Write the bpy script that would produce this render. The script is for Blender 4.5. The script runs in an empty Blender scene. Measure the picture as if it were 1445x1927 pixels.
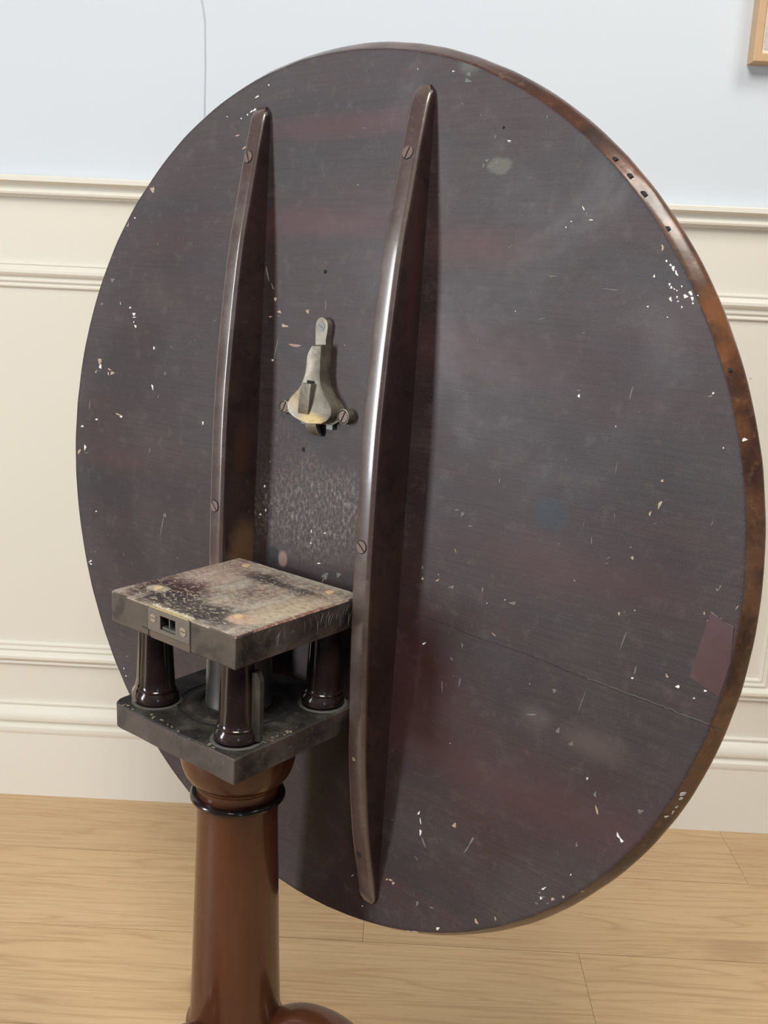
import bpy, bmesh, math, random
from mathutils import Vector, Matrix, noise
C = bpy.context.scene.collection
SC = bpy.context.scene
PI = math.pi
random.seed(7)

# ---------------------------------------------------------------- camera
F_PX, PITCH, ROLL, YAW = 1909.4, 0.23411, 0.04565, -0.01328
cy_, sy_ = math.cos(YAW), math.sin(YAW); cp_, sp_ = math.cos(PITCH), math.sin(PITCH)
fw0 = Vector((sy_, cy_, 0)); rt0 = Vector((cy_, -sy_, 0)); up0 = Vector((0, 0, 1))
fwd = cp_*fw0 - sp_*up0; upv = cp_*up0 + sp_*fw0
rgt = math.cos(ROLL)*rt0 + math.sin(ROLL)*upv
up2 = -math.sin(ROLL)*rt0 + math.cos(ROLL)*upv
cd = bpy.data.cameras.new('camera'); cam = bpy.data.objects.new('camera', cd); C.objects.link(cam)
M = Matrix((rgt, up2, -fwd)).transposed().to_4x4(); M.translation = Vector((0.13713, -0.86674, 0.96792))
cam.matrix_world = M
cd.sensor_fit = 'VERTICAL'; cd.sensor_height = 24.0; cd.lens = 24.0*F_PX/1927.0
cd.clip_start = 0.02
SC.camera = cam

# ---------------------------------------------------------------- light
w = bpy.data.worlds.new('room_light'); SC.world = w; w.use_nodes = True
w.node_tree.nodes['Background'].inputs[0].default_value = (0.86, 0.92, 1.0, 1)
w.node_tree.nodes['Background'].inputs[1].default_value = 0.14
def area(name, loc, target, size, power, col, sy=None):
    l = bpy.data.lights.new(name, 'AREA'); l.energy = power; l.color = col
    l.shape = 'RECTANGLE'; l.size = size; l.size_y = sy or size
    o = bpy.data.objects.new(name, l); C.objects.link(o); o.location = loc
    o.rotation_euler = (Vector(target)-Vector(loc)).to_track_quat('-Z', 'Y').to_euler()
    return o
area('window_light_side', (-3.2, -1.15, 1.15), (0, 0.2, 0.7), 0.50, 86, (0.94, 0.965, 1.0), 1.8)
area('window_light_rear', (0.95, -3.5, 1.10), (0.1, 0.2, 0.8), 0.13, 8, (0.50, 0.70, 1.0), 1.6)
area('ceiling_light_front', (0.0, -1.5, 2.7), (0.3, 0.6, 0.2), 0.9, 58, (1.0, 0.945, 0.86))
area('ceiling_light_side', (1.3, -0.35, 2.7), (0.9, 0.3, 0.0), 0.7, 26, (1.0, 0.945, 0.86))
SC.view_settings.view_transform = 'Standard'; SC.view_settings.look = 'None'
SC.view_settings.exposure = -0.06; SC.view_settings.gamma = 1.0
SC.view_settings.use_curve_mapping = False

# ---------------------------------------------------------------- node helpers
class NT:
    def __init__(s, name):
        s.m = bpy.data.materials.new(name); s.m.use_nodes = True; s.t = s.m.node_tree; s.n = s.t.nodes
        s.b = s.n['Principled BSDF']
    def node(s, typ, **kw):
        x = s.n.new(typ)
        for k, v in kw.items():
            if k.startswith('i_'):
                x.inputs[k[2:].replace('_', ' ')].default_value = v
            else: setattr(x, k, v)
        return x
    def l(s, a, b): s.t.links.new(a, b)
    def coord(s, scale=(1, 1, 1), loc=(0, 0, 0), rand=0.0):
        tc = s.node('ShaderNodeTexCoord'); mp = s.node('ShaderNodeMapping')
        mp.inputs['Scale'].default_value = scale; mp.inputs['Location'].default_value = loc
        if rand:
            oi = s.node('ShaderNodeObjectInfo'); mu = s.node('ShaderNodeVectorMath', operation='MULTIPLY')
            ad = s.node('ShaderNodeVectorMath', operation='ADD')
            s.l(oi.outputs['Random'], mu.inputs[0]); mu.inputs[1].default_value = (rand, rand*1.7, rand*.6)
            s.l(tc.outputs['Object'], ad.inputs[0]); s.l(mu.outputs[0], ad.inputs[1]); s.l(ad.outputs[0], mp.inputs['Vector'])
        else: s.l(tc.outputs['Object'], mp.inputs['Vector'])
        return mp.outputs['Vector']
    def noise(s, vec, scale, detail=4, rough=.55, dist=0.0):
        x = s.node('ShaderNodeTexNoise'); x.inputs['Scale'].default_value = scale; x.inputs['Detail'].default_value = detail
        x.inputs['Roughness'].default_value = rough; x.inputs['Distortion'].default_value = dist
        s.l(vec, x.inputs['Vector']); return x.outputs['Fac']
    def ramp(s, fac, stops):
        r = s.node('ShaderNodeValToRGB'); e = r.color_ramp.elements
        while len(e) < len(stops): e.new(0.5)
        for k, (p, c) in zip(e, stops):
            k.position = p; k.color = (c, c, c, 1) if not isinstance(c, tuple) else (*c, 1)
        s.l(fac, r.inputs[0]); return r.outputs[0]
    def mix(s, fac, a, b, mode='MIX'):
        x = s.node('ShaderNodeMix', data_type='RGBA', blend_type=mode)
        for k, v in ((0, fac), (6, a), (7, b)):
            if isinstance(v, (int, float)): x.inputs[k].default_value = v
            elif isinstance(v, tuple): x.inputs[k].default_value = (*v, 1)
            else: s.l(v, x.inputs[k])
        return x.outputs[2]
    def math(s, op, a, b=0.0, clamp=False):
        x = s.node('ShaderNodeMath', operation=op, use_clamp=clamp)
        for k, v in ((0, a), (1, b)):
            if isinstance(v, (int, float)): x.inputs[k].default_value = v
            else: s.l(v, x.inputs[k])
        return x.outputs[0]
    def blob(s, cen, rad, soft=.35, wob=None, vec=None):
        """soft elliptical mask round a point of the object (stain or wear with a shape of its own)"""
        tc = vec or s.node('ShaderNodeTexCoord').outputs['Object']
        a = s.node('ShaderNodeVectorMath', operation='SUBTRACT'); s.l(tc, a.inputs[0]); a.inputs[1].default_value = cen
        b = s.node('ShaderNodeVectorMath', operation='DIVIDE'); s.l(a.outputs[0], b.inputs[0]); b.inputs[1].default_value = rad
        c = s.node('ShaderNodeVectorMath', operation='LENGTH'); s.l(b.outputs[0], c.inputs[0])
        d = c.outputs['Value']
        if wob is not None: d = s.math('ADD', d, s.math('MULTIPLY', s.math('SUBTRACT', wob, .5), 1.6))
        mr = s.node('ShaderNodeMapRange', interpolation_type='SMOOTHSTEP')
        mr.inputs['From Min'].default_value = 1+soft; mr.inputs['From Max'].default_value = 1-soft
        s.l(d, mr.inputs['Value']); return mr.outputs[0]
    def edge(s, lo=.52, hi=.60):
        g = s.node('ShaderNodeNewGeometry'); return s.ramp(g.outputs['Pointiness'], [(lo, 0.0), (hi, 1.0)])
    def bump(s, h, strength=.2, dist=.001, prev=None):
        x = s.node('ShaderNodeBump'); x.inputs['Strength'].default_value = strength; x.inputs['Distance'].default_value = dist
        s.l(h, x.inputs['Height'])
        if prev is not None: s.l(prev, x.inputs['Normal'])
        return x.outputs[0]
    def fin(s, col=None, rough=None, nor=None, metal=0.0, spec=.5, coat=0.0, coat_rough=.1):
        for k, v in (('Base Color', col), ('Roughness', rough), ('Normal', nor)):
            if v is None: continue
            if isinstance(v, (int, float)): s.b.inputs[k].default_value = v
            elif isinstance(v, tuple): s.b.inputs[k].default_value = (*v, 1)
            else: s.l(v, s.b.inputs[k])
        s.b.inputs['Metallic'].default_value = metal; s.b.inputs['Specular IOR Level'].default_value = spec
        s.b.inputs['Coat Weight'].default_value = coat; s.b.inputs['Coat Roughness'].default_value = coat_rough
        return s.m

def plain(name, col, rough=.5, metal=0.0, var=.12, scale=40, **kw):
    t = NT(name); v = t.coord(); n = t.noise(v, scale, 4)
    c = t.mix(n, tuple(x*(1-var) for x in col), tuple(x*(1+var) for x in col))
    return t.fin(c, rough, t.bump(n, .12, .0006), metal, **kw)

# ---- old dark underside wood
def mat_underside():
    t = NT('underside_wood')
    g = t.coord((2.2, 11, 5)); v = t.coord()
    n1 = t.noise(g, 1.5, 5, .6, .6); n2 = t.noise(v, 9, 6, .62, .4); n3 = t.noise(v, 60, 5, .7); n4 = t.noise(t.coord((3, 60, 20)), 6, 5, .6)
    n5 = t.noise(t.coord((1, 1, 1), (3, 1, 0)), 4.0, 5, .6, .5)
    c = t.mix(t.ramp(n1, [(.35, 0.0), (.68, 1.0)]), (.024, .017, .021), (.046, .019, .020))
    c = t.mix(t.math('MULTIPLY', t.ramp(n5, [(.42, 0.0), (.72, 1.0)]), .65), c, (.045, .036, .036))
    c = t.mix(t.math('MULTIPLY', t.ramp(n2, [(.48, 0.0), (.74, 1.0)]), .45), c, (.080, .066, .064))
    c = t.mix(t.math('MULTIPLY', t.ramp(n4, [(.4, 0.0), (.7, 1.0)]), .5), c, (.014, .011, .013))
    c = t.mix(t.math('MULTIPLY', t.ramp(n3, [(.54, 0.0), (.8, 1.0)]), .34), c, (.14, .12, .11))
    n6 = t.noise(v, 900, 2, .6); c = t.mix(t.math('MULTIPLY', t.ramp(n6, [(.5, 0.0), (.75, 1.0)]), .35), c, (.11, .095, .09))
    for cen, rad, col, k in (
        ((-.035, .262, 0), (.10, .012, 1), (.085, .024, .028), .5), ((0, .345, 0), (.11, .010, 1), (.09, .03, .035), .5),
        ((.15, .245, 0), (.05, .014, 1), (.10, .035, .035), .5), ((.139, -.14, 0), (.045, .06, 1), (.060, .016, .018), .45),
        ((.25, .0, 0), (.13, .02, 1), (.07, .028, .032), .5), ((-.33, .0, 0), (.07, .012, 1), (.07, .030, .030), .35),
        ((.27, -.2, 0), (.12, .03, 1), (.075, .028, .030), .5), ((.18, .16, 0), (.1, .02, 1), (.07, .03, .035), .4)):
        c = t.mix(t.math('MULTIPLY', t.blob(cen, rad, .8, n2), k), c, col)
    # ink-like blue spot, dark knots and pale scuffs of the old surface
    c = t.mix(t.math('MULTIPLY', t.blob((.2475, .0406, 0), (.0135, .012, 1), .45, n2), .7), c, (.020, .032, .050))
    c = t.mix(t.math('MULTIPLY', t.blob((.253, -.129, 0), (.015, .009, 1), .6, n2), .5), c, (.10, .082, .072))
    c = t.mix(t.math('MULTIPLY', t.blob((.305, -.135, 0), (.026, .012, 1), .7, n2), .45), c, (.125, .092, .078))
    c = t.mix(t.math('MULTIPLY', t.blob((.171, .306, 0), (.010, .006, 1), .3, n3), .5), c, (.16, .15, .12))
    c = t.mix(t.math('MULTIPLY', t.blob((.135, .390, 0), (.012, .012, 1), .4, n3), .6), c, (.13, .125, .11))
    # rubbed, dusty wear between the bearers above the block
    pw = t.noise(t.coord((1, .55, 1)), 300, 5, .8); pm = t.blob((-.005, -.008, 0), (.080, .040, 1), .6, n2)
    c = t.mix(t.math('MULTIPLY', pm, t.ramp(pw, [(.46, 0.0), (.64, 1.0)])), c, (.235, .205, .185))
    c = t.mix(t.math('MULTIPLY', t.math('MULTIPLY', pm, .7), t.ramp(t.noise(v, 70, 4, .7), [(.42, 0.0), (.6, 1.0)])), c, (.045, .028, .028))
    c = t.mix(t.math('MULTIPLY', t.blob((-.06, .035, 0), (.04, .05, 1), .5, n2), t.ramp(pw, [(.52, 0.0), (.66, .7)])), c, (.15, .075, .07))
    c = t.mix(t.blob((-.0618, -.0598, 0), (.0095, .0085, 1), .12), c, (.012, .012, .012))
    c = t.mix(t.math('MULTIPLY', t.blob((-.0490, -.0605, 0), (.006, .008, 1), .3), .8), c, (.26, .17, .15))
    r = t.ramp(n2, [(.3, .40), (.75, .58)])
    return t.fin(c, r, t.bump(n4, .10, .0008, t.bump(n2, .08, .002)), spec=.38)

def mat_dark(name, a, b, rough, axis='z', wear=None, wearcol=(.16, .13, .11), rlo=None, spec=.5, scl=1.0, edge=None, grime=0.0, coat=0.0, spots=()):
    t = NT(name)
    s = {'z': (14, 14, 1.6), 'y': (14, 1.6, 14), 'x': (1.6, 14, 14)}[axis]
    n1 = t.noise(t.coord(s), 4*scl, 6, .62, .4); n2 = t.noise(t.coord(), 14*scl, 6, .65); n3 = t.noise(t.coord(), 150*scl, 3, .7)
    c = t.mix(n1, a, b)
    if wear:
        c = t.mix(t.math('MULTIPLY', t.ramp(n2, [(.48, 0.0), (.75, 1.0)]), wear), c, wearcol)
        c = t.mix(t.math('MULTIPLY', t.ramp(n3, [(.6, 0.0), (.75, 1.0)]), wear*.8), c, wearcol)
    if edge: c = t.mix(t.math('MULTIPLY', t.edge(), t.ramp(n2, [(.3, .2), (.6, 1.0)])), c, edge)
    if grime:
        n4 = t.noise(t.coord((1, 1, 1), (7, 1, 2)), 30*scl, 6, .7, .6); n5 = t.noise(t.coord(), 420, 3, .7)
        c = t.mix(t.math('MULTIPLY', t.ramp(n4, [(.50, 0.0), (.62, 1.0)]), grime), c, tuple(x*.35 for x in a))
        c = t.mix(t.math('MULTIPLY', t.ramp(n5, [(.62, 0.0), (.72, 1.0)]), grime), c, wearcol)
    for cen, rad, col in spots: c = t.mix(t.blob(cen, rad, .6, n2), c, col)
    r = t.ramp(n2, [(.3, rlo if rlo else rough*.75), (.75, rough*1.3)])
    return t.fin(c, r, t.bump(n1, .10, .0008, t.bump(n3, .06, .0004)), spec=spec, coat=coat, coat_rough=.13)

def mat_rim():
    t = NT('rim_wood')
    v = t.coord(); n1 = t.noise(v, 7, 5, .6, .3); n2 = t.noise(v, 120, 4, .7); n3 = t.noise(t.coord((1, 1, 1), (2, 5, 1)), 22, 5, .6)
    c = t.mix(t.ramp(n1, [(.35, 0.0), (.7, 1.0)]), (.040, .018, .014), (.085, .038, .024))
    c = t.mix(t.math('MULTIPLY', t.blob((.34, .21, 0), (.09, .12, 1), .6, n1), .75), c, (.21, .085, .034))
    c = t.mix(t.math('MULTIPLY', t.blob((.41, -.06, 0), (.06, .13, 1), .6, n1), .55), c, (.20, .105, .055))
    c = t.mix(t.math('MULTIPLY', t.ramp(n3, [(.42, 0.0), (.6, 1.0)]), .75), c, (.022, .013, .012))
    c = t.mix(t.math('MULTIPLY', t.ramp(n2, [(.55, 0.0), (.75, 1.0)]), .3), c, (.30, .17, .09))
    return t.fin(c, t.ramp(n3, [(.3, .16), (.7, .30)]), t.bump(n2, .15, .0004, t.bump(n3, .25, .0015)), spec=.5)

def mat_block_top():
    t = NT('worn_block_top')
    g = t.coord((3, 1, 1)); v = t.coord()
    n1 = t.noise(g, 14, 6, .68, .5); n2 = t.noise(t.coord((1.0, 1.8, 1), (4, 2, 0)), 38, 7, .75, .5); n3 = t.noise(t.coord((.6, 1, 1)), 230, 5, .8)
    c = t.mix(t.ramp(n1, [(.34, 0.0), (.62, 1.0)]), (.13, .075, .068), (.36, .33, .28))
    c = t.mix(t.math('MULTIPLY', t.ramp(n2, [(.50, 0.0), (.62, 1.0)]), .7), c, (.42, .32, .24))
    dk = t.ramp(n2, [(.30, 0.0), (.42, 1.0)])
    c = t.mix(t.math('SUBTRACT', 1.0, dk, True), c, (.045, .030, .032))
    c = t.mix(t.blob((-.050, -.035, 0), (.036, .030, 1), .5, n1), c, (.050, .022, .025))
    c = t.mix(t.math('MULTIPLY', t.blob((.012, -.055, 0), (.060, .020, 1), .5, n1), .9), c, (.032, .027, .028))
    c = t.mix(t.math('MULTIPLY', t.blob((-.022, .048, 0), (.030, .012, 1), .5, n1), .85), c, (.035, .022, .024))
    c = t.mix(t.math('MULTIPLY', t.blob((.020, .045, 0), (.045, .006, 1), .5, n1), .8), c, (.045, .035, .035))
    c = t.mix(t.math('MULTIPLY', t.blob((.030, .074, 0), (.050, .005, 1), .5, n1), .8), c, (.34, .32, .27))
    c = t.mix(t.math('MULTIPLY', t.blob((-.055, .03, 0), (.025, .035, 1), .6, n1), .55), c, (.36, .235, .20))
    c = t.mix(t.math('MULTIPLY', t.blob((.065, -.005, 0), (.020, .045, 1), .6, n1), .6), c, (.52, .42, .28))
    c = t.mix(t.math('MULTIPLY', t.blob((.081, -.01, 0), (.003, .06, 1), .6, n1), .8), c, (.16, .045, .03))
    c = t.mix(t.blob((.055, -.046, 0), (.016, .0115, 1), .3, n1), c, (.46, .33, .24))
    c = t.mix(t.blob((-.0577, -.0431, 0), (.011, .0090, 1), .25, n1), c, (.36, .33, .26))
    c = t.mix(t.math('MULTIPLY', t.ramp(n3, [(.52, 0.0), (.62, 1.0)]), .55), c, (.55, .47, .38))
    c = t.mix(t.math('MULTIPLY', t.ramp(n3, [(.34, 1.0), (.47, 0.0)]), .6), c, (.06, .05, .045))
    return t.fin(c, .75, t.bump(n3, .5, .0012, t.bump(n1, .3, .002)), spec=.25)

def mat_brass():
    t = NT('tarnished_brass')
    v = t.coord(); n1 = t.noise(v, 45, 5, .65, .5); n2 = t.noise(v, 260, 4, .7)
    c = t.mix(t.ramp(n1, [(.35, 0.0), (.68, 1.0)]), (.13, .112, .085), (.27, .25, .205))
    c = t.mix(t.math('MULTIPLY', t.blob((-.006, .085, .014), (.013, .0055, .02), .6, n1), .75), c, (.42, .30, .11))
    c = t.mix(t.math('MULTIPLY', t.blob((-.032, .103, .014), (.007, .012, .02), .6, n1), .6), c, (.28, .20, .11))
    c = t.mix(t.math('MULTIPLY', t.ramp(n2, [(.52, 0.0), (.7, 1.0)]), .4), c, (.11, .095, .075))
    return t.fin(c, t.ramp(n1, [(.3, .30), (.7, .5)]), t.bump(n2, .2, .0004, t.bump(n1, .2, .001)), metal=.55)

def mat_oak(name='oak_plank', tone=1.0):
    t = NT(name)
    v = t.coord((1, 1, 1), rand=9.0)
    st = t.coord((.75, 10.0, 1), rand=9.0)
    rings = t.noise(st, 1.25, 2, .45, .35)
    ring = t.math('FRACT', t.math('MULTIPLY', rings, 15.0))
    line = t.ramp(ring, [(0.0, 1.0), (.16, .15), (.5, 0.0), (.86, .25), (1.0, 1.0)])
    fine = t.noise(t.coord((5, 110, 20), rand=9.0), 1.6, 5, .65, .3); pores = t.noise(t.coord((10, 190, 20), rand=9.0), 3, 3, .7)
    big = t.noise(t.coord((1.4, 4.5, 1), rand=9.0), 1.6, 5, .55, .5)
    oi = t.node('ShaderNodeObjectInfo')
    base = t.mix(big, (.52, .345, .180), (.66, .475, .275))
    base = t.mix(t.ramp(oi.outputs['Random'], [(0.0, 0.0), (1.0, .55)]), base, (.47, .32, .19))
    base = t.mix(t.math('MULTIPLY', line, .42), base, (.36, .215, .105))
    base = t.mix(t.math('MULTIPLY', t.ramp(fine, [(.48, 0.0), (.66, 1.0)]), .42), base, (.38, .235, .12))
    base = t.mix(t.math('MULTIPLY', t.ramp(pores, [(.56, 0.0), (.70, 1.0)]), .25), base, (.72, .56, .36))
    kn = t.noise(t.coord((2.5, 6, 1), (7, 3, 0), rand=9.0), 1.5, 3, .5)
    base = t.mix(t.math('MULTIPLY', t.ramp(kn, [(.66, 0.0), (.76, 1.0)]), .5), base, (.33, .20, .12))
    return t.fin(base, .48, t.bump(pores, .06, .0003), spec=.4)

def mat_shaft():
    t = NT('polished_mahogany')
    v = t.coord(); g = t.coord((16, 16, 2)); n1 = t.noise(g, 2.2, 5, .55, .3); n2 = t.noise(t.coord((60, 60, 4)), 3, 4, .65); n3 = t.noise(v, 9, 4, .6)
    c = t.mix(t.ramp(n1, [(.3, 0.0), (.7, 1.0)]), (.058, .015, .006), (.105, .032, .013))
    c = t.mix(t.math('MULTIPLY', n2, .4), c, (.075, .030, .015))
    c = t.mix(t.math('MULTIPLY', t.ramp(n3, [(.45, 0.0), (.8, 1.0)]), .4), c, (.110, .050, .027))
    return t.fin(c, t.ramp(n3, [(.3, .22), (.8, .32)]), t.bump(n2, .012, .0004), spec=.4, coat=.2, coat_rough=.08)

def mat_paint(name, a, b, rough=.6):
    t = NT(name); n = t.noise(t.coord(), 1.8, 5, .5); n2 = t.noise(t.coord((1, 1, 1)), 220, 3, .6)
    return t.fin(t.mix(n, a, b), rough, t.bump(n2, .05, .0004), spec=.35)

MU = mat_underside(); MRIM = mat_rim(); MBT = mat_block_top(); MBR = mat_brass(); MOAK = mat_oak(); MSH = mat_shaft()
MBEAR = mat_dark('bearer_wood', (.020, .012, .012), (.040, .020, .018), .26, 'y', .22, (.10, .06, .045), rlo=.20, grime=.4, coat=.5, spots=(((-.092, -.066, .012), (.02, .030, .016), (.13, .075, .042)), ((-.092, .046, .020), (.01, .022, .010), (.05, .022, .016)), ((.101, .22, .012), (.01, .05, .006), (.05, .02, .018))))
MBFRONT = mat_dark('rubbed_bearer_face', (.055, .034, .032), (.095, .062, .055), .30, 'y', .55, (.17, .145, .115), rlo=.20, edge=(.16, .12, .085), coat=.6)
MBLKSIDE = mat_dark('block_wood_shaded', (.012, .011, .011), (.026, .022, .021), .5, 'y', .5, (.15, .135, .12), edge=(.15, .10, .08), grime=.5, spec=.2)  # dark-stained right faces of both boards, deepened to paint in their shade
MBLK = mat_dark('block_wood', (.055, .044, .034), (.096, .078, .060), .6, 'x', .55, (.16, .135, .105), edge=(.17, .12, .09), grime=.55, spec=.3)
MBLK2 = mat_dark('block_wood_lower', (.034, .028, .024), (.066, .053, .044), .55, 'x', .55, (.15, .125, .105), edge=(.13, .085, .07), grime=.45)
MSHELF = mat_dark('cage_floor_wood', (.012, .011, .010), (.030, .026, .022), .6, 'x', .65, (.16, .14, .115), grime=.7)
MBAL = mat_dark('ebonised_turning', (.010, .007, .007), (.024, .013, .012), .15, 'z', .22, (.12, .08, .07), rlo=.09)
MPOST = mat_dark('post_wood', (.030, .027, .024), (.055, .048, .040), .35, 'z', .4, (.14, .13, .11), grime=.3)
MDUST = plain('grey_dust', (.085, .080, .072), .9, var=.35, scale=300)
MSPLIT = plain('bare_split_wood', (.30, .25, .185), .6)
MSPLINT = plain('splintered_wood', (.42, .38, .28), .8, var=.35, scale=220)
MPEG = plain('peg_end_grain', (.60, .42, .25), .7, var=.2, scale=300)
MSCR = plain('old_steel_screw', (.15, .105, .088), .5, .3, var=.3, scale=300)
MBSCR = plain('brass_screw', (.34, .30, .23), .38, .7, var=.3, scale=300)
MSLOT = plain('screw_slot_dirt', (.010, .009, .008), .9)
MDARK = plain('dark_hollow', (.008, .008, .008), .9)
MPLATE = plain('dull_brass_plate', (.155, .130, .108), .48, .35, var=.25, scale=120)
MPLEDGE = plain('bright_brass_edge', (.50, .42, .20), .4, .6, var=.3, scale=300)
MLOCK = plain('grey_lock_metal', (.13, .14, .13), .4, .6)
MW = plain('white_paint', (.78, .77, .74), .6); MT = plain('bare_tan_wood', (.42, .32, .22), .7, var=.3, scale=300)
MG = plain('grey_scuff', (.15, .145, .14), .7, var=.3, scale=300); MP = plain('pinkish_scratch', (.32, .22, .20), .7)
MCRK = plain('dark_joint', (.02, .016, .015), .8)
MPATCH = mat_dark('patch_wood', (.055, .024, .026), (.085, .040, .041), .42, 'y', .2, (.14, .11, .11))
MBLUE = mat_paint('pale_blue_wall_paint', (.575, .625, .68), (.615, .66, .71), .7)
MCREAM = mat_paint('cream_wall_paint', (.675, .645, .565), (.70, .67, .59), .55)
MTRIM = mat_paint('cream_trim_paint', (.71, .685, .61), (.735, .705, .63), .42)

# ---------------------------------------------------------------- mesh helpers
def link(name, bm, mats, parent=None, smooth=None, mw=None):
    me = bpy.data.meshes.new(name); bmesh.ops.recalc_face_normals(bm, faces=bm.faces); bm.to_mesh(me); bm.free()
    for m in (mats if isinstance(mats, (list, tuple)) else [mats]): me.materials.append(m)
    if smooth is not None:
        me.polygons.foreach_set('use_smooth', [True]*len(me.polygons))
        me.set_sharp_from_angle(angle=math.radians(smooth))
    o = bpy.data.objects.new(name, me); C.objects.link(o)
    if parent is not None: o.parent = parent
    if mw is not None:
        o.matrix_local = mw
    return o
def lathe(bm, prof, seg=64, cx=0, cy=0, mat=None, closed=True):
    rings = []
    for r, z in prof:
        if r < 1e-6: rings.append([bm.verts.new((cx, cy, z))])
        else: rings.append([bm.verts.new((cx+r*math.cos(2*PI*i/seg), cy+r*math.sin(2*PI*i/seg), z)) for i in range(seg)])
    for k, (a, b) in enumerate(zip(rings, rings[1:])):
        for i in range(seg):
            j = (i+1) % seg
            if len(a) == 1 and len(b) == 1: continue
            vs = [a[0], b[i], b[j]] if len(a) == 1 else ([a[i], b[0], a[j]] if len(b) == 1 else [a[i], b[i], b[j], a[j]])
            f = bm.faces.new(vs)
            if mat: f.material_index = mat(k)
    return bm
def prism(bm, pts, z0, z1, mi=0, top_inset=0.0):
    a = [bm.verts.new((x, y, z0)) for x, y in pts]; b = [bm.verts.new((x, y, z1)) for x, y in pts]
    n = len(pts); fs = [bm.faces.new(b), bm.faces.new(a[::-1])]
    for i in range(n): fs.append(bm.faces.new((a[i], a[(i+1) % n], b[(i+1) % n], b[i])))
    for f in fs: f.material_index = mi
    return fs
def box(bm, x0, x1, y0, y1, z0, z1, mi=0): return prism(bm, [(x0, y0), (x1, y0), (x1, y1), (x0, y1)], z0, z1, mi)
def bevel(bm, w, seg=2, ang=.5):
    es = [e for e in bm.edges if len(e.link_faces) == 2 and e.calc_face_angle(0) > ang]
    bmesh.ops.bevel(bm, geom=es, offset=w, segments=seg, affect='EDGES', profile=.5)
def loft(bm, secs, cap=True, mi=0):
    rs = [[bm.verts.new(p) for p in s] for s in secs]; n = len(secs[0])
    for a, b in zip(rs, rs[1:]):
        for i in range(n):
            f = bm.faces.new((a[i], a[(i+1) % n], b[(i+1) % n], b[i])); f.material_index = mi
    if cap:
        bm.faces.new(rs[0][::-1]); bm.faces.new(rs[-1])
    return bm
def interp(x, tab):
    if x <= tab[0][0]: return tab[0][1]
    for (a, b), (c, d) in zip(tab, tab[1:]):
        if x <= c: return b+(d-b)*(x-a)/(c-a)
    return tab[-1][1]
def smooth_interp(x, tab):
    xs = [t[0] for t in tab]; ys = [t[1] for t in tab]
    if x <= xs[0]: return ys[0]
    if x >= xs[-1]: return ys[-1]
    i = max(k for k in range(len(xs)-1) if xs[k] <= x)
    def slope(k):
        if k == 0: return (ys[1]-ys[0])/(xs[1]-xs[0])
        if k == len(xs)-1: return (ys[-1]-ys[-2])/(xs[-1]-xs[-2])
        return (ys[k+1]-ys[k-1])/(xs[k+1]-xs[k-1])
    h = xs[i+1]-xs[i]; t = (x-xs[i])/h
    return ((2*t**3-3*t*t+1)*ys[i]+(t**3-2*t*t+t)*h*slope(i)+(-2*t**3+3*t*t)*ys[i+1]+(t**3-t*t)*h*slope(i+1))

def props(o, **k):
    for a, b in k.items(): o[a] = b
    return o
def rename(o, name): o.name = name; return o

# ================================================================ SETTING
DW = 0.82817
# floor: dark subfloor with oak planks, joints left open and bevelled
bm = bmesh.new(); box(bm, -2.2, 2.8, -3.0, DW+.1, -.05, -.0135)
floor = props(link('floor', bm, MCRK), kind='structure', label='light oak plank floor in front of the cream wainscot')
ROWW = .20067; PL = 1.4
def plank_mesh(wd, ln, name):
    bm = bmesh.new(); g = .0006
    box(bm, -ln/2+g*.4, ln/2-g*.4, -wd/2+g, wd/2-g, -.0133, 0); bevel(bm, .0007, 1)
    me = bpy.data.meshes.new(name); bm.to_mesh(me); bm.free(); me.materials.append(MOAK); return me
me_cut = plank_mesh(.18069, PL, 'plank_cut'); me_full = plank_mesh(ROWW, PL, 'plank')
joints = {0: .752, 1: .117, 2: .436, 3: .95, 4: .30, 5: -.15, 6: .62}
for r in range(9):
    if r == 0: yc, me = DW-.18069/2, me_cut
    else: yc, me = DW-.18069-ROWW*(r-.5), me_full
    x0 = joints.get(r, random.uniform(-.2, .9))
    for k in range(-2, 2):
        o = bpy.data.objects.new('plank', me); C.objects.link(o); o.parent = floor
        o.location = (x0+PL*(k+.5), yc, 0)

# back wall: pale blue upper plaster, cream panelled dado below
bm = bmesh.new(); box(bm, -2.2, 2.8, DW, DW+.12, 1.06, 2.9)
wall = props(link('wall_back', bm, MBLUE), kind='structure', label='pale blue painted plaster wall above the cream dado rail')
bm = bmesh.new(); box(bm, -2.2, 2.8, DW, DW+.12, 0, 1.0601)
link('dado_panelling', bm, MCREAM, wall)['label'] = 'cream painted lower part of the wall'
# hairline: a thin raised seam in the wall covering
pts = [(-.2045, 1.395), (-.2035, 1.366), (-.1995, 1.344), (-.1972, 1.330), (-.1968, 1.30), (-.1963, 1.26), (-.1972, 1.215), (-.1975, 1.10)]
bm = bmesh.new(); secs = []
for x, z in pts: secs.append([(x-.0009, DW+.0002, z), (x-.0002, DW-.0012, z), (x+.0007, DW-.0012, z), (x+.0010, DW+.0002, z)])
loft(bm, secs); link('wallpaper_seam', bm, plain('seam_grey', (.47, .50, .54), .8), wall)['label'] = 'thin grey vertical seam in the blue wall'

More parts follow.
